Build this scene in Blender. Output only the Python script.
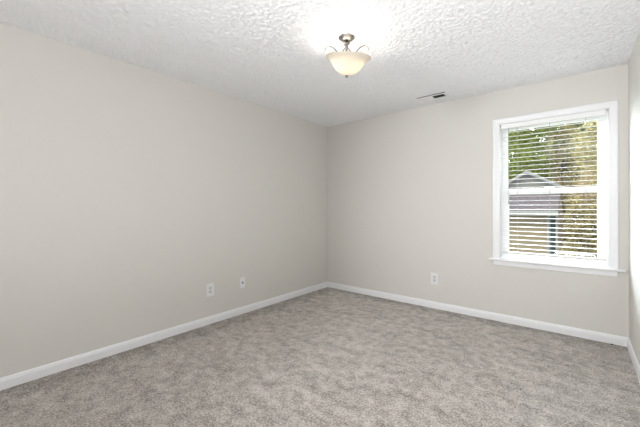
import bpy, bmesh, math, random
import numpy as np
from mathutils import Vector, Matrix

# ------------------------------------------------------------------ clear
for o in list(bpy.data.objects):
    bpy.data.objects.remove(o, do_unlink=True)
C = bpy.context.scene.collection
S = bpy.context.scene
random.seed(11)
PI = math.pi

# ------------------------------------------------------------------ room sizes (metres)
H = 2.44            # ceiling height
W = 3.295           # room width (left wall x=0, right wall x=W)
D = 5.40            # room depth (back wall y=0, front wall y=-D)
T = 0.15            # wall thickness

# ------------------------------------------------------------------ camera
yaw, roll, fpx = 0.6875, -0.0022, 314.89
fw = Vector((-math.sin(yaw), math.cos(yaw), 0))
rt = Vector((math.cos(yaw), math.sin(yaw), 0))
up = Vector((0, 0, 1))
r2 = rt * math.cos(roll) + up * math.sin(roll)
u2 = -rt * math.sin(roll) + up * math.cos(roll)
cam_d = bpy.data.cameras.new('camera')
cam_d.sensor_width = 36
cam_d.lens = fpx * 36 / 640
cam_d.shift_y = -5.53 / 640
cam_d.clip_start = 0.02
cam = bpy.data.objects.new('camera', cam_d)
C.objects.link(cam)
m = Matrix((r2, u2, -fw)).transposed().to_4x4()
m.translation = Vector((2.9623, -3.7753, 1.1999))
cam.matrix_world = m
S.camera = cam

# ------------------------------------------------------------------ world, sun, lights, exposure
w = bpy.data.worlds.new('world')
S.world = w
w.use_nodes = True
wn = w.node_tree
bg = wn.nodes['Background']
bg.inputs[0].default_value = (0.88, 0.94, 1.0, 1)
# overcast sky with an unseen bright patch added high up to light the room
wtc = wn.nodes.new('ShaderNodeTexCoord')
wdot = wn.nodes.new('ShaderNodeVectorMath'); wdot.operation = 'DOT_PRODUCT'
wdot.inputs[1].default_value = Vector((-0.50, 0.72, 0.50)).normalized()
wmr = wn.nodes.new('ShaderNodeMapRange'); wmr.interpolation_type = 'SMOOTHSTEP'
wmr.inputs['From Min'].default_value = 0.70
wmr.inputs['From Max'].default_value = 0.98
wmr.inputs['To Min'].default_value = 3.0
wmr.inputs['To Max'].default_value = 36.0
wn.links.new(wtc.outputs['Generated'], wdot.inputs[0])
wn.links.new(wdot.outputs['Value'], wmr.inputs['Value'])
wn.links.new(wmr.outputs['Result'], bg.inputs['Strength'])

def light(name, kind, loc, energy, color=(1, 1, 1), rot=(0, 0, 0), **kw):
    d = bpy.data.lights.new(name, kind)
    d.energy = energy
    d.color = color
    for k, v in kw.items():
        setattr(d, k, v)
    o = bpy.data.objects.new(name, d)
    o.location = loc
    o.rotation_euler = rot
    C.objects.link(o)
    return o

light('sun', 'SUN', (0, 0, 20), 3.0, (1.0, 0.95, 0.86), (math.radians(48), 0, math.radians(-35)), angle=0.02)
# unseen fill lamps added out of view, pointed up to brighten the ceiling
light('bounce_fill_behind', 'AREA', (2.8, -4.4, 1.9), 18, (0.98, 0.985, 1.0), (PI, 0, 0), shape='DISK', size=0.6)
light('bounce_fill', 'AREA', (2.9, -3.35, 0.35), 42, (0.98, 0.985, 1.0), (PI, 0, 0), shape='DISK', size=0.6)# unseen fill spot added at the far end to brighten the window corner
fdir = Vector((2.9, -0.4, 0.85)) - Vector((1.15, -4.7, 1.9))
light('fill_spot', 'SPOT', (1.15, -4.7, 1.9), 290, (0.985, 0.99, 1.0), fdir.to_track_quat('-Z', 'Y').to_euler(), spot_size=math.radians(78), spot_blend=1.0, shadow_soft_size=0.35)

S.view_settings.view_transform = 'Standard'
S.view_settings.look = 'None'
S.view_settings.exposure = 0.13
S.view_settings.gamma = 1
S.view_settings.use_curve_mapping = False
S.cycles.max_bounces = 12
S.cycles.diffuse_bounces = 8
S.cycles.transparent_max_bounces = 16
S.cycles.sample_clamp_indirect = 6
S.cycles.caustics_reflective = False
S.cycles.caustics_refractive = False
S.cycles.use_denoising = True

# ------------------------------------------------------------------ materials
def mat(name, col, rough=0.6, metal=0.0, spec=0.5, bump=None, vary=None):
    """Principled material. bump=(scale, strength, distance, detail); vary=(scale, colour2, detail)"""
    mt = bpy.data.materials.new(name)
    mt.use_nodes = True
    nt = mt.node_tree
    b = nt.nodes['Principled BSDF']
    b.inputs['Base Color'].default_value = (*col, 1)
    b.inputs['Roughness'].default_value = rough
    b.inputs['Metallic'].default_value = metal
    b.inputs['Specular IOR Level'].default_value = spec
    tc = nt.nodes.new('ShaderNodeTexCoord')
    if vary:
        n = nt.nodes.new('ShaderNodeTexNoise')
        n.inputs['Scale'].default_value = vary[0]
        n.inputs['Detail'].default_value = vary[2]
        nt.links.new(tc.outputs['Object'], n.inputs['Vector'])
        r = nt.nodes.new('ShaderNodeValToRGB')
        r.color_ramp.elements[0].position = 0.35
        r.color_ramp.elements[1].position = 0.65
        r.color_ramp.elements[0].color = (*vary[1], 1)
        r.color_ramp.elements[1].color = (*col, 1)
        nt.links.new(n.outputs['Fac'], r.inputs['Fac'])
        nt.links.new(r.outputs['Color'], b.inputs['Base Color'])
    if bump:
        n = nt.nodes.new('ShaderNodeTexNoise')
        n.inputs['Scale'].default_value = bump[0]
        n.inputs['Detail'].default_value = bump[3]
        nt.links.new(tc.outputs['Object'], n.inputs['Vector'])
        bp = nt.nodes.new('ShaderNodeBump')
        bp.inputs['Strength'].default_value = bump[1]
        bp.inputs['Distance'].default_value = bump[2]
        nt.links.new(n.outputs['Fac'], bp.inputs['Height'])
        nt.links.new(bp.outputs['Normal'], b.inputs['Normal'])
    return mt

M_wall = mat('greige_wall_paint', (0.676, 0.661, 0.630), 0.75, spec=0.25, bump=(260, 0.08, 0.001, 2))
M_trim = mat('white_trim_paint', (0.85, 0.86, 0.88), 0.35, bump=(40, 0.02, 0.001, 1))
M_sash = mat('white_vinyl', (0.88, 0.89, 0.90), 0.4, bump=(30, 0.02, 0.001, 1))
M_slat = mat('white_blind_slat', (0.76, 0.745, 0.72), 0.5, bump=(60, 0.03, 0.001, 1))
M_cord = mat('grey_cord', (0.30, 0.29, 0.27), 0.8, bump=(900, 0.3, 0.0005, 1))
M_plate = mat('white_plate_plastic', (0.80, 0.80, 0.80), 0.3, bump=(50, 0.01, 0.001, 1))
M_face = mat('lilac_grey_receptacle_plastic', (0.64, 0.63, 0.66), 0.35, bump=(50, 0.01, 0.001, 1))
M_slot = mat('dark_slot', (0.14, 0.14, 0.15), 0.6, bump=(50, 0.01, 0.001, 1))
M_nickel = mat('brushed_nickel', (0.22, 0.21, 0.205), 0.35, 1.0, bump=(350, 0.05, 0.0005, 2))
M_vent = mat('white_vent_enamel', (0.80, 0.80, 0.80), 0.4, bump=(60, 0.02, 0.001, 1))
M_duct_shade = mat('dark_duct_and_shade', (0.03, 0.03, 0.032), 0.7, 0.0, bump=(60, 0.02, 0.001, 1))  # duct backing, and the shade coloured into the vent edge and right louvers
M_crumb = mat('dark_crumb', (0.03, 0.03, 0.03), 0.8, bump=(300, 0.4, 0.001, 2))

def popcorn_material():
    mt = bpy.data.materials.new('popcorn_ceiling_texture')
    mt.use_nodes = True
    nt = mt.node_tree
    b = nt.nodes['Principled BSDF']
    b.inputs['Base Color'].default_value = (0.80, 0.808, 0.825, 1)
    b.inputs['Roughness'].default_value = 0.9
    b.inputs['Specular IOR Level'].default_value = 0.1
    tc = nt.nodes.new('ShaderNodeTexCoord')
    v = nt.nodes.new('ShaderNodeTexVoronoi')
    v.feature = 'SMOOTH_F1'
    v.inputs['Scale'].default_value = 68
    n = nt.nodes.new('ShaderNodeTexNoise')
    n.inputs['Scale'].default_value = 70
    n.inputs['Detail'].default_value = 6
    n.inputs['Roughness'].default_value = 0.75
    nt.links.new(tc.outputs['Object'], v.inputs['Vector'])
    nt.links.new(tc.outputs['Object'], n.inputs['Vector'])
    sub = nt.nodes.new('ShaderNodeMath'); sub.operation = 'SUBTRACT'
    nt.links.new(n.outputs['Fac'], sub.inputs[0]); nt.links.new(v.outputs['Distance'], sub.inputs[1])
    bp = nt.nodes.new('ShaderNodeBump')
    bp.inputs['Strength'].default_value = 0.4
    bp.inputs['Distance'].default_value = 0.002
    nt.links.new(sub.outputs[0], bp.inputs['Height'])
    nt.links.new(bp.outputs['Normal'], b.inputs['Normal'])
    return mt
M_ceil = popcorn_material()

def carpet_material():
    mt = bpy.data.materials.new('taupe_cut_pile_carpet')
    mt.use_nodes = True
    nt = mt.node_tree
    L = nt.links.new
    b = nt.nodes['Principled BSDF']
    b.inputs['Roughness'].default_value = 0.95
    b.inputs['Specular IOR Level'].default_value = 0.05
    b.inputs['Sheen Weight'].default_value = 0.25
    b.inputs['Sheen Roughness'].default_value = 0.6
    tc = nt.nodes.new('ShaderNodeTexCoord')
    def noise(scale, detail, vec=None, rough=0.55):
        n = nt.nodes.new('ShaderNodeTexNoise')
        n.inputs['Scale'].default_value = scale
        n.inputs['Detail'].default_value = detail
        n.inputs['Roughness'].default_value = rough
        L(vec or tc.outputs['Object'], n.inputs['Vector'])
        return n.outputs['Fac']
    def math_(op, a, b_, clamp=False):
        n = nt.nodes.new('ShaderNodeMath'); n.operation = op; n.use_clamp = clamp
        for i, v in enumerate((a, b_)):
            if isinstance(v, (int, float)): n.inputs[i].default_value = v
            else: L(v, n.inputs[i])
        return n.outputs[0]
    mp = nt.nodes.new('ShaderNodeMapping')
    mp.inputs['Rotation'].default_value = (0, 0, math.radians(28))
    mp.inputs['Scale'].default_value = (1.0, 3.2, 1.0)
    L(tc.outputs['Object'], mp.inputs['Vector'])
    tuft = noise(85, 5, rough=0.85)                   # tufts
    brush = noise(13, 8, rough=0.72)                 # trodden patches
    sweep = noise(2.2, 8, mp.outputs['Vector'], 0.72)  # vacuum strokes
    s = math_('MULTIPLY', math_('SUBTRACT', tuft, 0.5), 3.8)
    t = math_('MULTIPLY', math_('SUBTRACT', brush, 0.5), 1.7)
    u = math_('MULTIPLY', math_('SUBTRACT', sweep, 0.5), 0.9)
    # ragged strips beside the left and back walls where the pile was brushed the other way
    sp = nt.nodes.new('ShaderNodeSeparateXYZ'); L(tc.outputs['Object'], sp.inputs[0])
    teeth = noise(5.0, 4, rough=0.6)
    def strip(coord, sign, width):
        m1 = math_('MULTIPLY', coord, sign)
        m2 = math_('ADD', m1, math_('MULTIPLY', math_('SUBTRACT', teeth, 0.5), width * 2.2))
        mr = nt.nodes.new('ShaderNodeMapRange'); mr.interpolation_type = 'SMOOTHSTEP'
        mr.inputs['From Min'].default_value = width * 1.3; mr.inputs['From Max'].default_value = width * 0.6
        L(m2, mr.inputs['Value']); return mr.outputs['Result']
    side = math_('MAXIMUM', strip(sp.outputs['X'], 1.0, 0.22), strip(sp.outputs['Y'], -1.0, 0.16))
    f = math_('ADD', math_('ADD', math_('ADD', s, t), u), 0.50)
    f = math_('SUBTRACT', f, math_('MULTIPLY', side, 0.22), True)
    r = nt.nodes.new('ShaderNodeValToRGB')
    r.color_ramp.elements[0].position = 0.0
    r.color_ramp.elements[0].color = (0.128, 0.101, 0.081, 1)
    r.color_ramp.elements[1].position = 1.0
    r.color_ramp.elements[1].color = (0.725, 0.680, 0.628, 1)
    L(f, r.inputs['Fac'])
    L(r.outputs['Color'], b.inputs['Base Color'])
    hgt = math_('ADD', math_('MULTIPLY', tuft, 1.0), math_('MULTIPLY', brush, 1.4))
    bp = nt.nodes.new('ShaderNodeBump')
    bp.inputs['Strength'].default_value = 0.7
    bp.inputs['Distance'].default_value = 0.012
    L(hgt, bp.inputs['Height'])
    L(bp.outputs['Normal'], b.inputs['Normal'])
    return mt
M_carpet = carpet_material()

def glass_material():
    mt = bpy.data.materials.new('clear_window_glass')
    mt.use_nodes = True
    nt = mt.node_tree
    nt.nodes.remove(nt.nodes['Principled BSDF'])
    out = nt.nodes['Material Output']
    tr = nt.nodes.new('ShaderNodeBsdfTransparent')
    tr.inputs[0].default_value = (0.93, 0.95, 0.94, 1)
    gl = nt.nodes.new('ShaderNodeBsdfGlossy')
    gl.inputs['Roughness'].default_value = 0.02
    mx = nt.nodes.new('ShaderNodeMixShader')
    mx.inputs[0].default_value = 0.03
    nt.links.new(tr.outputs[0], mx.inputs[1])
    nt.links.new(gl.outputs[0], mx.inputs[2])
    nt.links.new(mx.outputs[0], out.inputs[0])
    return mt
M_glass = glass_material()

def alabaster_material():
    mt = bpy.data.materials.new('alabaster_lamp_glass')
    mt.use_nodes = True
    nt = mt.node_tree
    nt.nodes.remove(nt.nodes['Principled BSDF'])
    out = nt.nodes['Material Output']
    tc = nt.nodes.new('ShaderNodeTexCoord')
    n = nt.nodes.new('ShaderNodeTexNoise')
    n.inputs['Scale'].default_value = 9
    n.inputs['Detail'].default_value = 3
    nt.links.new(tc.outputs['Object'], n.inputs['Vector'])
    r = nt.nodes.new('ShaderNodeValToRGB')
    r.color_ramp.elements[0].color = (0.64, 0.585, 0.50, 1)
    r.color_ramp.elements[1].color = (0.72, 0.69, 0.63, 1)
    nt.links.new(n.outputs['Fac'], r.inputs['Fac'])
    a = nt.nodes.new('ShaderNodeBsdfTranslucent')
    d = nt.nodes.new('ShaderNodeBsdfDiffuse')
    nt.links.new(r.outputs['Color'], a.inputs[0])
    nt.links.new(r.outputs['Color'], d.inputs[0])
    mx = nt.nodes.new('ShaderNodeMixShader')
    mx.inputs[0].default_value = 0.62
    nt.links.new(a.outputs[0], mx.inputs[1])
    nt.links.new(d.outputs[0], mx.inputs[2])
    nt.links.new(mx.outputs[0], out.inputs[0])
    return mt
M_bowl = alabaster_material()

# ------------------------------------------------------------------ mesh helpers
def box(bm, x0, y0, z0, x1, y1, z1, bev=0.0, seg=2, rot=None, pivot=None):
    vs = [bm.verts.new((x, y, z)) for x in (x0, x1) for y in (y0, y1) for z in (z0, z1)]
    fs = [(0, 1, 3, 2), (4, 6, 7, 5), (0, 4, 5, 1), (2, 3, 7, 6), (0, 2, 6, 4), (1, 5, 7, 3)]
    faces = [bm.faces.new([vs[i] for i in f]) for f in fs]
    if bev:
        es = list({e for f in faces for e in f.edges})
        r = bmesh.ops.bevel(bm, geom=es, offset=bev, segments=seg, affect='EDGES', profile=0.5)
        vs = list({v for f in r['faces'] for v in f.verts} | {v for v in vs if v.is_valid})
    if rot is not None:
        p = Vector(pivot)
        for v in vs:
            v.co = rot @ (v.co - p) + p

def lathe(bm, prof, seg=32, c=(0, 0, 0), cap=False):
    rings = []
    for r, z in prof:
        rings.append([bm.verts.new((c[0] + max(r, 1e-5) * math.cos(2 * PI * k / seg), c[1] + max(r, 1e-5) * math.sin(2 * PI * k / seg), c[2] + z)) for k in range(seg)])
    for a, b in zip(rings, rings[1:]):
        for k in range(seg):
            bm.faces.new((a[k], a[(k + 1) % seg], b[(k + 1) % seg], b[k]))
    if cap:
        bm.faces.new(rings[0][::-1]); bm.faces.new(rings[-1])

def tube(bm, pts, rad, seg=8):
    pts = [Vector(p) for p in pts]
    rad = rad if isinstance(rad, (list, tuple)) else [rad] * len(pts)
    rings = []
    t0 = (pts[1] - pts[0]).normalized()
    n = t0.orthogonal().normalized()
    for i, p in enumerate(pts):
        t = (pts[min(i + 1, len(pts) - 1)] - pts[max(i - 1, 0)]).normalized()
        n = (n - t * n.dot(t)).normalized()
        bn = t.cross(n)
        rings.append([bm.verts.new(p + (n * math.cos(2 * PI * k / seg) + bn * math.sin(2 * PI * k / seg)) * rad[i]) for k in range(seg)])
    for a, b in zip(rings, rings[1:]):
        for k in range(seg):
            bm.faces.new((a[k], a[(k + 1) % seg], b[(k + 1) % seg], b[k]))
    bm.faces.new(rings[0][::-1]); bm.faces.new(rings[-1])

def extrude_profile(bm, prof, path_fn, s0, s1):
    """prof: list of (a,b) closed outline; path_fn(s,a,b) -> point"""
    A = [bm.verts.new(path_fn(s0, a, b)) for a, b in prof]
    B = [bm.verts.new(path_fn(s1, a, b)) for a, b in prof]
    n = len(prof)
    for i in range(n):
        bm.faces.new((A[i], A[(i + 1) % n], B[(i + 1) % n], B[i]))
    bm.faces.new(A[::-1]); bm.faces.new(B)

def catmull(pts, n=6):
    P = [Vector(p) for p in pts]
    P = [P[0] * 2 - P[1]] + P + [P[-1] * 2 - P[-2]]
    out = []
    for i in range(1, len(P) - 2):
        for k in range(n):
            t = k / n
            a, b, c, d = P[i - 1:i + 3]
            out.append(0.5 * ((2 * b) + (c - a) * t + (2 * a - 5 * b + 4 * c - d) * t * t + (3 * b - a - 3 * c + d) * t ** 3))
    out.append(P[-2])
    return out

def obj(name, bm, material, parent=None, smooth=False, loc=None):
    if material is None or not name: raise ValueError
    bmesh.ops.recalc_face_normals(bm, faces=bm.faces)
    me = bpy.data.meshes.new(name)
    bm.to_mesh(me); bm.free()
    me.materials.append(material)
    if smooth:
        for p in me.polygons: p.use_smooth = True
    o = bpy.data.objects.new(name, me)
    C.objects.link(o)
    if parent: o.parent = parent
    if loc: o.location = loc
    return o

def struct(name, bm, material, **k):
    o = obj(name, bm, material, **k)
    o['kind'] = 'structure'
    return o

def empty(name, loc, rz=0):
    o = bpy.data.objects.new(name, None)
    o.location = loc
    o.rotation_euler = (0, 0, rz)
    o.empty_display_size = 0.1
    C.objects.link(o)
    return o

def tag(o, label, cat, group=None, kind=None):
    o['label'] = label; o['category'] = cat
    if group: o['group'] = group
    if kind: o['kind'] = kind
    return o

B = bmesh.new

# ------------------------------------------------------------------ room shell
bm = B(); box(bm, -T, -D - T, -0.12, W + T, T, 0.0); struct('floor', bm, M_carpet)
def popcorn_ceiling():
    """slab plus a real stippled skin hanging a few millimetres below it over the far part of the room"""
    st = 0.0059
    x0, x1, y0, y1 = -0.01, W + 0.01, -3.9, 0.01
    nx, ny = int((x1 - x0) / st) + 1, int((y1 - y0) / st) + 1
    rng = np.random.default_rng(5)
    a = rng.random((nx, ny))
    def blur(q):
        q = (np.roll(q, 1, 0) + 2 * q + np.roll(q, -1, 0)) / 4
        return (np.roll(q, 1, 1) + 2 * q + np.roll(q, -1, 1)) / 4
    f1 = blur(a); f1 = (f1 - f1.mean()) / f1.std()
    f2 = blur(blur(blur(rng.random((nx, ny))))); f2 = (f2 - f2.mean()) / f2.std()
    d = np.clip(0.5 + 0.34 * f1 + 0.06 * f2, 0.03, 1.0) * 0.0098
    X, Y = np.meshgrid(np.linspace(x0, x1, nx), np.linspace(y0, y1, ny), indexing='ij')
    V = np.stack([X, Y, H + 0.003 - d], -1).reshape(-1, 3)
    i = np.arange(nx - 1)[:, None] * ny + np.arange(ny - 1)[None, :]
    F = np.stack([i, i + 1, i + ny + 1, i + ny], -1).reshape(-1, 4)
    n = len(V)
    bx = np.array([(x, y, z) for x in (-T, W + T) for y in (-D - T, T) for z in (H + 0.003, H + 0.15)])
    bf = np.array([(0, 1, 3, 2), (4, 6, 7, 5), (0, 4, 5, 1), (2, 3, 7, 6), (0, 2, 6, 4), (1, 5, 7, 3)]) + n
    V = np.concatenate([V, bx]); F = np.concatenate([F, bf])
    me = bpy.data.meshes.new('ceiling')
    me.vertices.add(len(V)); me.vertices.foreach_set('co', V.astype(np.float32).ravel())
    me.loops.add(F.size); me.loops.foreach_set('vertex_index', F.astype(np.int32).ravel())
    me.polygons.add(len(F)); me.polygons.foreach_set('loop_start', np.arange(0, F.size, 4, dtype=np.int32))
    me.update(calc_edges=True); me.validate()
    sm = np.ones(len(F), dtype=bool); sm[-6:] = False
    me.polygons.foreach_set('use_smooth', sm)
    me.materials.append(M_ceil)
    o = bpy.data.objects.new('ceiling', me); C.objects.link(o); o['kind'] = 'structure'
popcorn_ceiling()
bm = B(); box(bm, -T, -D - T, 0, 0, T, H); struct('wall_left', bm, M_wall)
bm = B(); box(bm, W, -D - T, 0, W + T, T, H); struct('wall_right', bm, M_wall)
bm = B(); box(bm, 0, -D - T, 0, W, -D, H); struct('wall_front', bm, M_wall)

# window opening (rough, in the back wall)
OX0, OX1, OZ0, OZ1 = 2.316, 3.172, 0.645, 2.076
bm = B()
xs = [0, OX0 - 0.012, OX1 + 0.012, W]; zs = [0, OZ0 - 0.012, OZ1 + 0.012, H]
for i in range(3):
    for k in range(3):
        if i == 1 and k == 1: continue
        box(bm, xs[i], 0, zs[k], xs[i + 1], T, zs[k + 1])
bmesh.ops.remove_doubles(bm, verts=bm.verts, dist=1e-5)
struct('wall_back', bm, M_wall)

# baseboards: 8 cm tall with an eased, stepped top
BP = [(0, 0), (0.014, 0), (0.014, 0.056), (0.0115, 0.062), (0.0105, 0.070), (0.007, 0.076), (0.003, 0.079), (0, 0.079)]
bm = B(); extrude_profile(bm, BP, lambda s, a, b: (a, s, b), -D, 0); struct('baseboard_left', bm, M_trim)
bm = B(); extrude_profile(bm, BP, lambda s, a, b: (s, -a, b), 0, W); struct('baseboard_back', bm, M_trim)
bm = B(); extrude_profile(bm, BP, lambda s, a, b: (W - a, s, b), -D, 0); struct('baseboard_right', bm, M_trim)
bm = B(); extrude_profile(bm, BP, lambda s, a, b: (s, -D + a, b), 0, W); struct('baseboard_front', bm, M_trim)

# ------------------------------------------------------------------ window
win = empty('window_1', (0, 0, 0)); win['kind'] = 'structure'
CX0, CX1, CZ1 = 2.2556, 3.232, 2.1357       # casing outer
SILL = 0.662
CP = [(0, 0), (0.0, 0.013), (0.006, 0.018), (0.020, 0.018), (0.028, 0.015), (0.046, 0.012), (0.054, 0.012), (0.058, 0.008), (0.062, 0.008), (0.062, 0)]   # from outer edge inward: (across, out)
def casing_mesh():
    bm = B()
    # mitred frame: left, top, right
    pts = [((CX0, SILL), (1, 0)), ((CX0, CZ1), (1, -1)), ((CX1, CZ1), (-1, -1)), ((CX1, SILL), (-1, 0))]
    rings = []
    for (x, z), (dx, dz) in pts:
        rings.append([bm.verts.new((x + dx * a, -b, z + dz * a)) for a, b in CP])
    n = len(CP)
    for a, b in zip(rings, rings[1:]):
        for k in range(n):
            bm.faces.new((a[k], a[(k + 1) % n], b[(k + 1) % n], b[k]))
    bm.faces.new(rings[0]); bm.faces.new(rings[-1][::-1])
    return bm
obj('casing', casing_mesh(), M_trim, win)
bm = B(); box(bm, 2.222, -0.052, SILL - 0.019, 3.276, 0.075, SILL, 0.006, 3)
obj('stool', bm, M_trim, win)
bm = B(); box(bm, 2.262, -0.017, 0.594, 3.226, 0.0, SILL - 0.019, 0.003, 2)
obj('apron', bm, M_trim, win)
bm = B()
box(bm, OX0 - 0.012, 0, OZ0, OX0, T + 0.01, OZ1); box(bm, OX1, 0, OZ0, OX1 + 0.012, T + 0.01, OZ1)
box(bm, OX0 - 0.012, 0, OZ1, OX1 + 0.012, T + 0.01, OZ1 + 0.012); box(bm, OX0 - 0.012, 0.05, OZ0 - 0.012, OX1 + 0.012, T + 0.03, OZ0)
obj('jamb', bm, M_trim, win)

def sash(name, y0, y1, z0, z1, gx0, gx1, gz0, gz1):
    bm = B()
    x0, x1 = OX0, OX1
    b = 0.004
    box(bm, x0, y0, z0, gx0, y1, z1, b); box(bm, gx1, y0, z0, x1, y1, z1, b)
    box(bm, gx0 - .004, y0, z0, gx1 + .004, y1, gz0, b); box(bm, gx0 - .004, y0, gz1, gx1 + .004, y1, z1, b)
    s = obj(name, bm, M_sash, win)
    bm = B(); ym = (y0 + y1) / 2
    box(bm, gx0 - 0.003, ym - 0.002, gz0 - 0.003, gx1 + 0.003, ym + 0.002, gz1 + 0.003)
    obj('pane', bm, M_glass, s)
    return s
lower = sash('lower_sash', 0.078, 0.104, SILL, 1.392, 2.390, 3.095, 0.705, 1.338)
upper = sash('upper_sash', 0.108, 0.134, 1.345, OZ1, 2.378, 3.098, 1.392, 2.016)
bm = B(); box(bm, 2.70, 0.066, 1.392, 2.78, 0.100, 1.404, 0.003); obj('sash_lock', bm, M_sash, win)

# ------------------------------------------------------------------ window blind (hangs inside the jamb)
blind = empty('window_blind', (2.744, 0.036, 2.07))
tag(blind, 'white horizontal slat blind hanging open in the window above the sill', 'blind')
BX0, BX1 = 2.332, 3.158
def rel(bm):
    for v in bm.verts: v.co -= Vector((2.744, 0.036, 2.07))
    return bm
bm = B(); box(bm, BX0, 0.010, 2.032, BX1, 0.064, 2.074, 0.002); obj('headrail', rel(bm), M_slat, blind)
bm = B()
extrude_profile(bm, [(-0.004, 2.024), (0.004, 2.024), (0.004, 2.072), (-0.002, 2.072), (-0.006, 2.062), (-0.004, 2.05), (-0.006, 2.034)], lambda s, a, b: (s, a, b), BX0 + 0.002, BX1 - 0.010)
obj('valance', rel(bm), M_sash, blind)
bm = B()
z = 0.776
while z < 2.01:
    ang = math.radians(1.5)
    n = 5
    top, bot = [], []
    for k in range(n):
        s = -0.020 + 0.040 * k / (n - 1)
        crown = 0.0015 * (1 - (s / 0.020) ** 2)
        yy = 0.037 + s * math.cos(ang); zz = z + crown + s * math.sin(ang)
        top.append((yy, zz + 0.001)); bot.append((yy, zz - 0.001))
    extrude_profile(bm, top + bot[::-1], lambda s, a, b: (s, a, b), BX0 + 0.004, BX1 - 0.004)
    z += 0.0448
obj('slats', rel(bm), M_slat, blind)
bm = B(); box(bm, BX0 + 0.004, 0.012, 0.722, BX1 - 0.004, 0.062, 0.738, 0.004); obj('bottom_rail', rel(bm), M_slat, blind)
for cx in (2.475, 2.745, 3.015):
    bm = B()
    tube(bm, [(cx, 0.0105, 0.738), (cx, 0.0105, 2.03)], 0.0011, 5)
    tube(bm, [(cx, 0.0635, 0.738), (cx, 0.0635, 2.03)], 0.0011, 5)
    obj('ladder_cord', rel(bm), M_cord, blind)
bm = B(); tube(bm, catmull([(2.402, 0.004, 2.03), (2.400, -0.002, 1.7), (2.400, -0.004, 1.36), (2.403, -0.004, 1.27)]), 0.0022, 6)
box(bm, 2.398, -0.009, 1.235, 2.408, 0.001, 1.27, 0.002)
obj('pull_cord', rel(bm), M_cord, blind)

# ------------------------------------------------------------------ ceiling light
FX, FY = 1.663, -1.883
lamp = empty('ceiling_light', (FX, FY, H))
tag(lamp, 'semi-flush ceiling light with cream alabaster bowl and curled brushed nickel arms', 'ceiling light')
bm = B()
lathe(bm, [(0.0, 0.0), (0.060, 0.0), (0.061, -0.005), (0.057, -0.009), (0.050, -0.013), (0.044, -0.021), (0.030, -0.028), (0.014, -0.031), (0.0, -0.031)], 40)
obj('canopy', bm, M_nickel, lamp, True)
bm = B()
lathe(bm, [(0.0, -0.03), (0.008, -0.03), (0.008, -0.038), (0.014, -0.041), (0.017, -0.047), (0.014, -0.053), (0.008, -0.056), (0.007, -0.066), (0.012, -0.07), (0.013, -0.077), (0.006, -0.083), (0.005, -0.26), (0.0, -0.26)], 20)
obj('stem', bm, M_nickel, lamp, True)
away = math.atan2(FY + 3.775, FX - 2.962)          # direction from camera to the lamp
for k, a in enumerate((away + PI / 2, away - PI / 2, away)):
    ca, sa = math.cos(a), math.sin(a)
    P = [(-0.024, -0.046), (-0.004, -0.066), (0.022, -0.094), (0.036, -0.118), (0.050, -0.126), (0.068, -0.108), (0.094, -0.079), (0.124, -0.064), (0.148, -0.072), (0.161, -0.094)]
    off = 0.007
    pts = catmull([(r * ca - off * sa, r * sa + off * ca, zz) for r, zz in P])
    rr = [0.0042 if i < len(pts) - 8 else 0.0042 - 0.0018 * (i - len(pts) + 8) / 8 for i in range(len(pts))]
    bm = B(); tube(bm, pts, rr, 8)
    obj('arm', bm, M_nickel, lamp, True)
# glass bowl, hanging a little crooked
bowl_prof = [(0.0, -0.122), (0.030, -0.119), (0.058, -0.107), (0.082, -0.089), (0.101, -0.066), (0.116, -0.043), (0.131, -0.024), (0.148, -0.010), (0.164, -0.002)]
inner = [(r - 0.003 if r > 0.01 else 0.0, z_ + 0.004) for r, z_ in bowl_prof]
bm = B(); lathe(bm, bowl_prof + [(0.164, 0.004)] + inner[::-1], 56)
bowl = obj('lamp_shade', bm, M_bowl, lamp, True, loc=(0, 0, -0.142))

side = Vector((-math.sin(away), math.cos(away), 0))    # left as seen from the camera
fwd = Vector((math.cos(away), math.sin(away), 0))
R = Matrix.Rotation(math.radians(5), 3, fwd) @ Matrix.Rotation(math.radians(-13), 3, side)
bowl.rotation_euler = R.to_euler()
bowl.location = Vector((0, 0, -0.150)) - side * 0.010
bm = B(); lathe(bm, [(0.0, -0.016), (0.005, -0.014), (0.009, -0.009), (0.007, -0.004), (0.012, -0.001), (0.012, 0.002), (0.0, 0.003)], 20)
fin = obj('finial', bm, M_nickel, lamp, True)
fin.location = bowl.location + R @ Vector((0, 0, -0.122))
def bulb_light(name, s, e, col):
    d = bpy.data.lights.new(name, 'POINT'); d.energy = e; d.color = col; d.shadow_soft_size = 0.025
    o = bpy.data.objects.new(name, d); C.objects.link(o); o.parent = lamp
    o.location = side * s + Vector((0, 0, -0.195))
bulb_light('bulb_light_cool', 0.06, 1.5, (0.97, 0.98, 1.0))
bulb_light('bulb_light_warm', -0.06, 1.4, (1.0, 0.88, 0.70))

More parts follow.
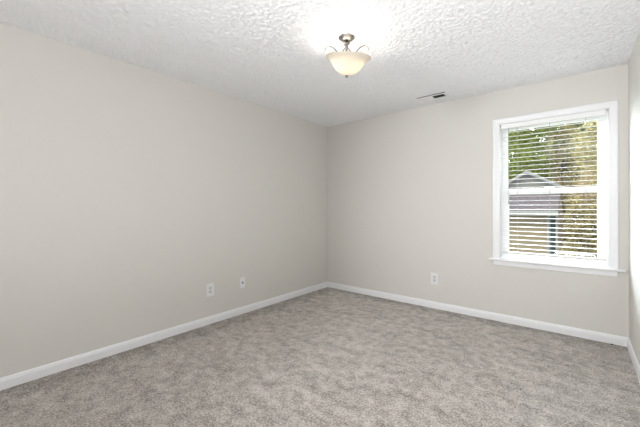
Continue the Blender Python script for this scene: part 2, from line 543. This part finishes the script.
# ------------------------------------------------------------------ ceiling air register
vent = empty('ceiling_vent', (1.707, -0.266, H - 0.006))
tag(vent, 'white rectangular air vent on the ceiling near the back wall, its right half dark', 'vent')
vx, vy = 0.152, 0.066
bm = B()
for (a0, b0, a1, b1) in ((-vx, -vy, vx, -vy + 0.02), (-vx, vy - 0.02, vx, vy), (-vx, -vy + 0.02, -vx + 0.02, vy - 0.02), (vx - 0.02, -vy + 0.02, vx, vy - 0.02), (-0.006, -vy + 0.02, 0.006, vy - 0.02)):
    box(bm, a0, b0, -0.010, a1, b1, 0.0, 0.002)
box(bm, -vx + 0.003, -vy + 0.003, -0.001, vx - 0.003, vy - 0.003, 0.009)
obj('frame', bm, M_vent, vent)
bm = B(); box(bm, -vx + 0.02, -vy + 0.02, -0.002, vx - 0.02, vy - 0.02, 0.0)
obj('duct_opening', bm, M_duct_shade, vent)
bm = B(); box(bm, -vx - 0.001, -vy - 0.007, -0.004, vx + 0.001, -vy + 0.002, 0.0); obj('shade_strip', bm, M_duct_shade, vent)  # dark strip drawing in the shadow line along the frame's near edge
for sgn, nm in ((-1, 'louver_bank'), (1, 'louver_bank')):
    bm = B()
    for k in range(7):
        cx = sgn * (0.018 + 0.0175 * k)
        box(bm, cx - 0.0075, -vy + 0.02, -0.0066, cx + 0.0075, vy - 0.02, -0.0056, rot=Matrix.Rotation(math.radians(-22 if sgn < 0 else 68), 3, 'Y'), pivot=(cx, 0, -0.006))
    if sgn > 0:
        for v in bm.verts: v.co.z = max(-0.012, v.co.z)
        o = obj(nm, bm, M_duct_shade, vent); o['label'] = 'louvers coloured dark for the shade between them'  # blades coloured dark to stand for shade in the openings
    else:
        obj(nm, bm, M_vent, vent)

# ------------------------------------------------------------------ outlets
def outlet(loc, rz, w_, h_, label, group=None):
    """plate faces local -y"""
    o = empty('electrical_outlet', loc, rz)
    tag(o, label, 'outlet')
    bm = B(); box(bm, -w_ / 2, -0.006, -h_ / 2, w_ / 2, 0, h_ / 2, 0.0025, 3); obj('cover_plate', bm, M_plate, o)
    for s in (-1, 1):
        bm = B(); box(bm, -0.017, -0.0085, s * 0.0195 - 0.0145, 0.017, -0.004, s * 0.0195 + 0.0145, 0.004, 3)
        rc = obj('receptacle', bm, M_face, o)
        bm = B()
        box(bm, -0.009, -0.0088, s * 0.0195 - 0.002, -0.0065, -0.0080, s * 0.0195 + 0.008)
        box(bm, 0.0065, -0.0088, s * 0.0195 - 0.002, 0.009, -0.0080, s * 0.0195 + 0.006)
        box(bm, -0.0025, -0.0088, s * 0.0195 - 0.010, 0.0025, -0.0080, s * 0.0195 - 0.005)
        obj('slots', bm, M_slot, rc)
    bm = B(); lathe(bm, [(0.003, 0), (0.003, 0.001), (0.0, 0.0013)], 10)
    for v in bm.verts: v.co = Vector((v.co.x, -0.006 - v.co.z, v.co.y))
    obj('screw', bm, M_plate, o)
    return o
outlet((0.0, -1.973, 0.352), PI / 2, 0.088, 0.132, 'white wall outlet with two sockets low on the left wall, nearer the camera')
outlet((1.632, 0.0, 0.354), 0, 0.088, 0.136, 'white wall outlet with two sockets low on the back wall, left of the window')
jack = empty('cable_jack', (0.0, -1.566, 0.352), PI / 2)
tag(jack, 'narrow white cable jack plate with one round socket, on the left wall nearer the corner', 'wall jack')
bm = B(); box(bm, -0.035, -0.006, -0.060, 0.035, 0, 0.060, 0.0025, 3); obj('cover_plate', bm, M_plate, jack)
bm = B(); lathe(bm, [(0.011, 0), (0.011, 0.003), (0.006, 0.003), (0.006, 0.010), (0.003, 0.010), (0.003, 0.006), (0.0, 0.006)], 16)
for v in bm.verts: v.co = Vector((v.co.x, -0.006 - v.co.z, v.co.y))
obj('socket', bm, M_nickel, jack)
for s in (-1, 1):
    bm = B(); lathe(bm, [(0.003, 0), (0.003, 0.001), (0.0, 0.0013)], 10)
    for v in bm.verts: v.co = Vector((v.co.x, -0.006 - v.co.z, v.co.y + s * 0.042))
    obj('screw', bm, M_plate, jack)

# small dark speck on the carpet by the back baseboard
bm = B(); bmesh.ops.create_icosphere(bm, subdivisions=2, radius=0.008)
for v in bm.verts:
    v.co *= 1 + 0.25 * random.uniform(-1, 1); v.co.z *= 0.8
crumb = obj('debris_speck', bm, M_crumb, loc=(3.185, -0.045, 0.006))
tag(crumb, 'small dark speck lying on the carpet below the window by the baseboard', 'debris')

# ------------------------------------------------------------------ outdoors
GZ = -2.4
M_grass = mat('lawn_grass', (0.069, 0.086, 0.030), 0.9, bump=(20, 0.6, 0.05, 4), vary=(3, (0.112, 0.094, 0.051), 4))
M_roof = mat('mauve_grey_shingles', (0.073, 0.062, 0.065), 0.95, spec=0.0, bump=(18, 0.4, 0.02, 3), vary=(9, (0.051, 0.043, 0.045), 5))
M_roof2 = mat('grey_shingles', (0.130, 0.128, 0.120), 0.95, spec=0.0, bump=(18, 0.4, 0.02, 3), vary=(9, (0.091, 0.092, 0.088), 5))
M_grey = mat('grey_siding', (0.143, 0.140, 0.125), 0.7, bump=(10, 0.05, 0.01, 2))
M_fascia = mat('pale_fascia', (0.231, 0.231, 0.219), 0.6, bump=(20, 0.03, 0.002, 2))
M_hglass = mat('dark_house_glass', (0.030, 0.045, 0.048), 0.7, spec=0.1, bump=(2, 0.02, 0.01, 1))
M_bark = mat('bark', (0.069, 0.051, 0.039), 0.9, bump=(25, 0.7, 0.02, 5), vary=(12, (0.039, 0.030, 0.023), 4))

def siding_material():
    mt = bpy.data.materials.new('tan_lap_siding')
    mt.use_nodes = True
    nt = mt.node_tree
    b = nt.nodes['Principled BSDF']
    b.inputs['Roughness'].default_value = 0.9
    b.inputs['Specular IOR Level'].default_value = 0.05
    tc = nt.nodes.new('ShaderNodeTexCoord')
    sp = nt.nodes.new('ShaderNodeSeparateXYZ')
    nt.links.new(tc.outputs['Object'], sp.inputs[0])
    mu = nt.nodes.new('ShaderNodeMath'); mu.operation = 'MULTIPLY'; mu.inputs[1].default_value = 1 / 0.18
    fr = nt.nodes.new('ShaderNodeMath'); fr.operation = 'FRACT'
    nt.links.new(sp.outputs['Z'], mu.inputs[0]); nt.links.new(mu.outputs[0], fr.inputs[0])
    bp = nt.nodes.new('ShaderNodeBump'); bp.inputs['Distance'].default_value = 0.02; bp.inputs['Strength'].default_value = 0.8
    bp.invert = True
    nt.links.new(fr.outputs[0], bp.inputs['Height']); nt.links.new(bp.outputs['Normal'], b.inputs['Normal'])
    n = nt.nodes.new('ShaderNodeTexNoise'); n.inputs['Scale'].default_value = 2
    r = nt.nodes.new('ShaderNodeValToRGB')
    r.color_ramp.elements[0].color = (0.194, 0.154, 0.104, 1); r.color_ramp.elements[1].color = (0.231, 0.189, 0.129, 1)
    nt.links.new(tc.outputs['Object'], n.inputs['Vector']); nt.links.new(n.outputs['Fac'], r.inputs['Fac']); nt.links.new(r.outputs['Color'], b.inputs['Base Color'])
    return mt
M_siding = siding_material()

bm = B(); bmesh.ops.create_grid(bm, x_segments=40, y_segments=40, size=30)
for v in bm.verts:
    v.co.z = 0.10 * math.sin(v.co.x * 0.5) * math.cos(v.co.y * 0.4)
g = struct('ground', bm, M_grass, loc=(2, 30.5, GZ))

def gable_house(name, label, x0, x1, y0, y1, eave, ridge, over, axis, wallm, roofm):
    """axis 'x': ridge runs along x, eaves face the viewer; 'y': gable end faces the viewer"""
    h = empty(name, ((x0 + x1) / 2, (y0 + y1) / 2, GZ))
    tag(h, label, 'house')
    ox, oy = (x0 + x1) / 2, (y0 + y1) / 2
    def loc(bm):
        for v in bm.verts: v.co -= Vector((ox, oy, GZ))
        return bm
    bm = B()
    if axis == 'x':
        ym = (y0 + y1) / 2; sl = (ridge - eave) / (ym - y0)
        prof = [(y0, GZ), (y1, GZ), (y1, eave), (ym, ridge - 0.02), (y0, eave)]
        extrude_profile(bm, prof, lambda s, a, b: (s, a, b), x0, x1)
        obj('wall', loc(bm), wallm, h)
        for sg, ye in ((-1, y0), (1, y1)):
            bm = B(); e = ye + sg * over; ze = eave - sl * over
            prof = [(e, ze), (ym, ridge), (ym, ridge + 0.10), (e, ze + 0.10)]
            extrude_profile(bm, prof, lambda s, a, b: (s, a, b), x0 - over, x1 + 0.02)
            obj('roof', loc(bm), roofm, h)
            bm = B(); box(bm, x0 - over, min(e, e + sg * 0.03), ze - 0.10, x1 + 0.02, max(e, e + sg * 0.03), ze + 0.09)
            obj('fascia', loc(bm), M_fascia, h)
        bm = B(); box(bm, x0, y0 - over, eave - sl * over - 0.1, x1, y0, eave - sl * over - 0.07); obj('soffit', loc(bm), M_fascia, h)
    else:
        xm = (x0 + x1) / 2; sl = (ridge - eave) / (xm - x0)
        prof = [(x0, GZ), (x1, GZ), (x1, eave), (xm, ridge - 0.02), (x0, eave)]
        extrude_profile(bm, prof, lambda s, a, b: (a, s, b), y0, y1)
        obj('wall', loc(bm), wallm, h)
        for sg, xe in ((-1, x0), (1, x1)):
            bm = B(); e = xe + sg * over; ze = eave - sl * over
            extrude_profile(bm, [(e, ze), (xm, ridge), (xm, ridge + 0.12), (e, ze + 0.12)], lambda s, a, b: (a, s, b), y0 - over, y1 + over)
            obj('roof', loc(bm), roofm, h)
            bm = B()
            extrude_profile(bm, [(e, ze - 0.06), (xm, ridge - 0.06), (xm, ridge + 0.12), (e, ze + 0.12)], lambda s, a, b: (a, s, b), y0 - over - 0.03, y0 - over)
            obj('rake_board', loc(bm), M_fascia, h)
    return h, loc

h1, loc1 = gable_house('neighbor_house', 'tan sided house with mauve grey roof seen through the lower window pane', -7.0, 2.33, 12.0, 17.0, 1.12, 2.02, 0.4, 'x', M_siding, M_roof)
def house_window(x0, x1, z0, z1):
    bm = B()
    t = 0.06
    box(bm, x0 - t, 11.95, z0 - t, x0, 12.02, z1 + t); box(bm, x1, 11.95, z0 - t, x1 + t, 12.02, z1 + t)
    box(bm, x0, 11.95, z0 - t, x1, 12.02, z0); box(bm, x0, 11.95, z1, x1, 12.02, z1 + t)
    f = obj('window_frame', loc1(bm), M_fascia, h1)
    bm = B(); box(bm, x0, 11.99, z0, x1, 12.01, z1); obj('glass', loc1(bm), M_hglass, f)
house_window(2.03, 2.25, -1.4, 0.84)
house_window(-1.6, -0.7, -0.9, 0.6)
house_window(-4.4, -3.5, -0.9, 0.6)
gable_house('neighbor_house', 'grey gabled house peeking above the mauve grey roof in the upper pane', -0.86, 2.10, 18.5, 22.5, 2.38, 3.28, 0.25, 'y', M_grey, M_roof2)

def leaf_material(name, c1, c2, c3):
    mt = bpy.data.materials.new(name)
    mt.use_nodes = True
    nt = mt.node_tree
    nt.nodes.remove(nt.nodes['Principled BSDF'])
    out = nt.nodes['Material Output']
    gm = nt.nodes.new('ShaderNodeNewGeometry')
    tc = nt.nodes.new('ShaderNodeTexCoord')
    n = nt.nodes.new('ShaderNodeTexNoise'); n.inputs['Scale'].default_value = 0.9; n.inputs['Detail'].default_value = 2
    nt.links.new(tc.outputs['Object'], n.inputs['Vector'])
    ad = nt.nodes.new('ShaderNodeMath'); ad.operation = 'MULTIPLY_ADD'; ad.inputs[1].default_value = 0.55
    nt.links.new(gm.outputs['Random Per Island'], ad.inputs[0])
    sc = nt.nodes.new('ShaderNodeMath'); sc.operation = 'MULTIPLY'; sc.inputs[1].default_value = 0.5
    nt.links.new(n.outputs['Fac'], sc.inputs[0]); nt.links.new(sc.outputs[0], ad.inputs[2])
    r = nt.nodes.new('ShaderNodeValToRGB')
    r.color_ramp.elements[0].color = (*c1, 1); r.color_ramp.elements[1].color = (*c3, 1)
    r.color_ramp.elements[0].position = 0.15; r.color_ramp.elements[1].position = 0.85
    e = r.color_ramp.elements.new(0.5); e.color = (*c2, 1)
    nt.links.new(ad.outputs[0], r.inputs['Fac'])
    d = nt.nodes.new('ShaderNodeBsdfDiffuse'); t = nt.nodes.new('ShaderNodeBsdfTranslucent')
    nt.links.new(r.outputs['Color'], d.inputs[0]); nt.links.new(r.outputs['Color'], t.inputs[0])
    mx = nt.nodes.new('ShaderNodeMixShader'); mx.inputs[0].default_value = 0.35
    nt.links.new(d.outputs[0], mx.inputs[1]); nt.links.new(t.outputs[0], mx.inputs[2]); nt.links.new(mx.outputs[0], out.inputs[0])
    return mt
L_green = leaf_material('bright_green_leaves', (0.062, 0.095, 0.022), (0.215, 0.275, 0.050), (0.43, 0.47, 0.10))
L_gold = leaf_material('olive_gold_leaves', (0.085, 0.078, 0.035), (0.275, 0.24, 0.105), (0.50, 0.43, 0.235))
L_dark = leaf_material('dark_blue_green_needles', (0.032, 0.056, 0.037), (0.113, 0.158, 0.096), (0.226, 0.271, 0.169))
L_brown = leaf_material('tan_brown_leaves', (0.136, 0.094, 0.050), (0.274, 0.206, 0.112), (0.398, 0.324, 0.199))

def tree(name, label, cat, x, y, blobs, n, leaf, lm, trunk_h, trunk_r, group=None):
    """blobs: list of (dx, dy, z above ground, rx, ry, rz)"""
    if y > 24: leaf *= 1.5; n = int(n * 0.55)
    rnd = random.Random(int(abs(x * 131 + y * 71)) + n)
    t = empty(name, (x, y, GZ))
    tag(t, label, cat, group)
    bm = B()
    tube(bm, catmull([(0, 0, -0.15), (rnd.uniform(-.1, .1), rnd.uniform(-.1, .1), trunk_h * 0.5), (rnd.uniform(-.2, .2), rnd.uniform(-.2, .2), trunk_h)], 4), [trunk_r * (1 - 0.06 * i) for i in range(9)], 8)
    for dx, dy, bz, rx, ry, rz in blobs:
        for k in range(3):
            a = rnd.uniform(0, 2 * PI); q = rnd.uniform(0.3, 0.8)
            e = Vector((dx + rx * q * math.cos(a), dy + ry * q * math.sin(a), bz + rz * rnd.uniform(-0.1, 0.7)))
            s = Vector((0, 0, trunk_h * rnd.uniform(0.45, 0.95)))
            mid = s.lerp(e, 0.5) + Vector((rnd.uniform(-.2, .2), rnd.uniform(-.2, .2), -0.1))
            tube(bm, catmull([s, mid, e], 3), [trunk_r * 0.4 * (1 - 0.12 * i) for i in range(7)], 5)
    obj('trunk', bm, M_bark, t, True)
    vol = [b[3] * b[4] * b[5] for b in blobs]; tot = sum(vol)
    verts, faces = [], []
    for b, v in zip(blobs, vol):
        dx, dy, bz, rx, ry, rz = b
        m_ = int(n * v / tot)
        nclump = max(8, m_ // 40)
        cl = []
        for _ in range(nclump):
            u = Vector((rnd.gauss(0, 1), rnd.gauss(0, 1), rnd.gauss(0, 1))).normalized() * (rnd.uniform(0.35, 1) ** 0.5)
            cl.append(u)
        for i in range(m_):
            u = cl[i % nclump] + Vector((rnd.gauss(0, 1), rnd.gauss(0, 1), rnd.gauss(0, 1))) * 0.13
            p = Vector((dx + u.x * rx, dy + u.y * ry, bz + u.z * rz))
            if p.z < 0.05: continue
            d1 = Vector((rnd.gauss(0, 1), rnd.gauss(0, 1), rnd.gauss(0, 0.7))).normalized()
            d2 = d1.cross(Vector((rnd.gauss(0, 1), rnd.gauss(0, 1), rnd.gauss(0, 1)))).normalized()
            l = leaf * rnd.uniform(0.6, 1.3)
            a = len(verts)
            verts += [p - d1 * l, p + d2 * l * 0.45 + d1.cross(d2) * l * 0.12, p + d1 * l, p - d2 * l * 0.45 + d1.cross(d2) * l * 0.12]
            faces.append((a, a + 1, a + 2, a + 3))
    me = bpy.data.meshes.new('foliage'); me.from_pydata(verts, [], faces); me.materials.append(lm)
    f = bpy.data.objects.new('foliage', me); C.objects.link(f); f.parent = t
    return t

L_tan = leaf_material('tan_and_olive_leaves', (0.07, 0.055, 0.03), (0.215, 0.175, 0.08), (0.40, 0.34, 0.18))
G = 'trees beyond the neighbouring houses'
tree('shrub', 'olive gold leafy shrub beside the tan house, filling the lower pane', 'shrub', 3.02, 10.4, [(0, 0, 1.5, 0.6, 0.6, 1.4), (0.3, 0.1, 2.9, 0.42, 0.45, 0.85), (-0.12, 0.0, 3.2, 0.36, 0.35, 0.8)], 8500, 0.05, L_tan, 1.8, 0.05)
tree('shrub', 'tan brown shrub behind the olive gold shrub, right of the tan house', 'shrub', 3.75, 14.0, [(0, 0, 2.2, 1.1, 0.9, 2.1), (-0.45, 0.1, 4.0, 0.75, 0.6, 1.2), (0.8, 0, 3.0, 0.8, 0.7, 1.4)], 10000, 0.06, L_brown, 2.4, 0.06)
tree('deciduous_tree', 'olive gold tree with airy crown on the right of the upper pane', 'tree', 4.85, 19.4, [(0, 0, 5.6, 1.7, 1.6, 2.6), (-0.9, -0.2, 6.9, 1.3, 1.2, 1.5), (0.2, 0.2, 8.4, 1.8, 1.4, 1.4)], 15000, 0.075, L_gold, 5.5, 0.14, G)
tree('deciduous_tree', 'bright green leafy tree on the left of the upper pane', 'tree', -1.2, 26.0, [(0.0, 0, 7.6, 2.4, 1.6, 2.2), (1.3, 0.1, 6.0, 1.2, 1.2, 1.5), (0.4, 0.2, 10.2, 2.2, 1.6, 1.9)], 27000, 0.09, L_green, 6.0, 0.18, G)
tree('deciduous_tree', 'thin olive gold tree between the bright green tree and the nearer olive gold tree', 'tree', 1.95, 26.6, [(0, 0, 5.5, 1.5, 1.3, 2.4), (0.2, 0, 8.2, 1.4, 1.2, 1.5), (-0.3, 0, 10.2, 1.2, 1.1, 1.5)], 12000, 0.085, L_gold, 8.0, 0.14, G)
tree('deciduous_tree', 'dark green tree farther back, behind the thin olive gold tree', 'tree', 2.3, 32.5, [(0, 0, 8.0, 2.4, 1.8, 3.0), (-0.8, 0, 12.0, 2.0, 1.6, 1.9), (1.2, 0, 11.2, 1.6, 1.4, 1.8)], 24000, 0.11, L_dark, 7.5, 0.2, G)
tree('conifer', 'dark evergreen farther back, behind the bright green tree', 'tree', -1.9, 33.5, [(0, 0, 5.0, 2.4, 2.0, 2.6), (0.1, 0, 8.4, 2.1, 1.8, 2.4), (0, 0, 11.6, 1.5, 1.4, 2.2), (0, 0, 13.6, 1.0, 0.9, 1.6)], 24000, 0.11, L_dark, 12.0, 0.22, G)
tree('conifer', 'dark evergreen farther back, behind the olive gold tree on the right', 'tree', 6.4, 31.5, [(0, 0, 5.0, 2.0, 2.0, 2.6), (0.1, 0, 8.0, 1.7, 1.7, 2.2), (0, 0, 10.8, 1.2, 1.2, 1.9)], 11000, 0.11, L_dark, 10.0, 0.22, G)
tree('shrub', 'wide tan brown shrub standing well behind the two other shrubs', 'shrub', 5.3, 17.0, [(0, 0, 2.6, 1.2, 0.9, 2.5), (-0.9, 0, 3.4, 0.9, 0.7, 1.4)], 8500, 0.07, L_brown, 2.6, 0.07)
tree('shrub', 'broad olive gold shrub in the distance past the end of the grey gabled house', 'shrub', 4.0, 25.6, [(0, 0, 3.2, 1.7, 1.0, 3.0), (-0.3, 0, 5.6, 1.4, 0.9, 1.6)], 10000, 0.085, L_gold, 3.0, 0.09)
tree('shrub', 'dense tan shrub far off in the gap between tan house and nearer shrubs', 'shrub', 1.75, 24.4, [(0, 0, 2.4, 1.1, 0.8, 2.2), (0.2, 0, 4.2, 0.9, 0.7, 1.4)], 12000, 0.075, L_brown, 2.8, 0.08)
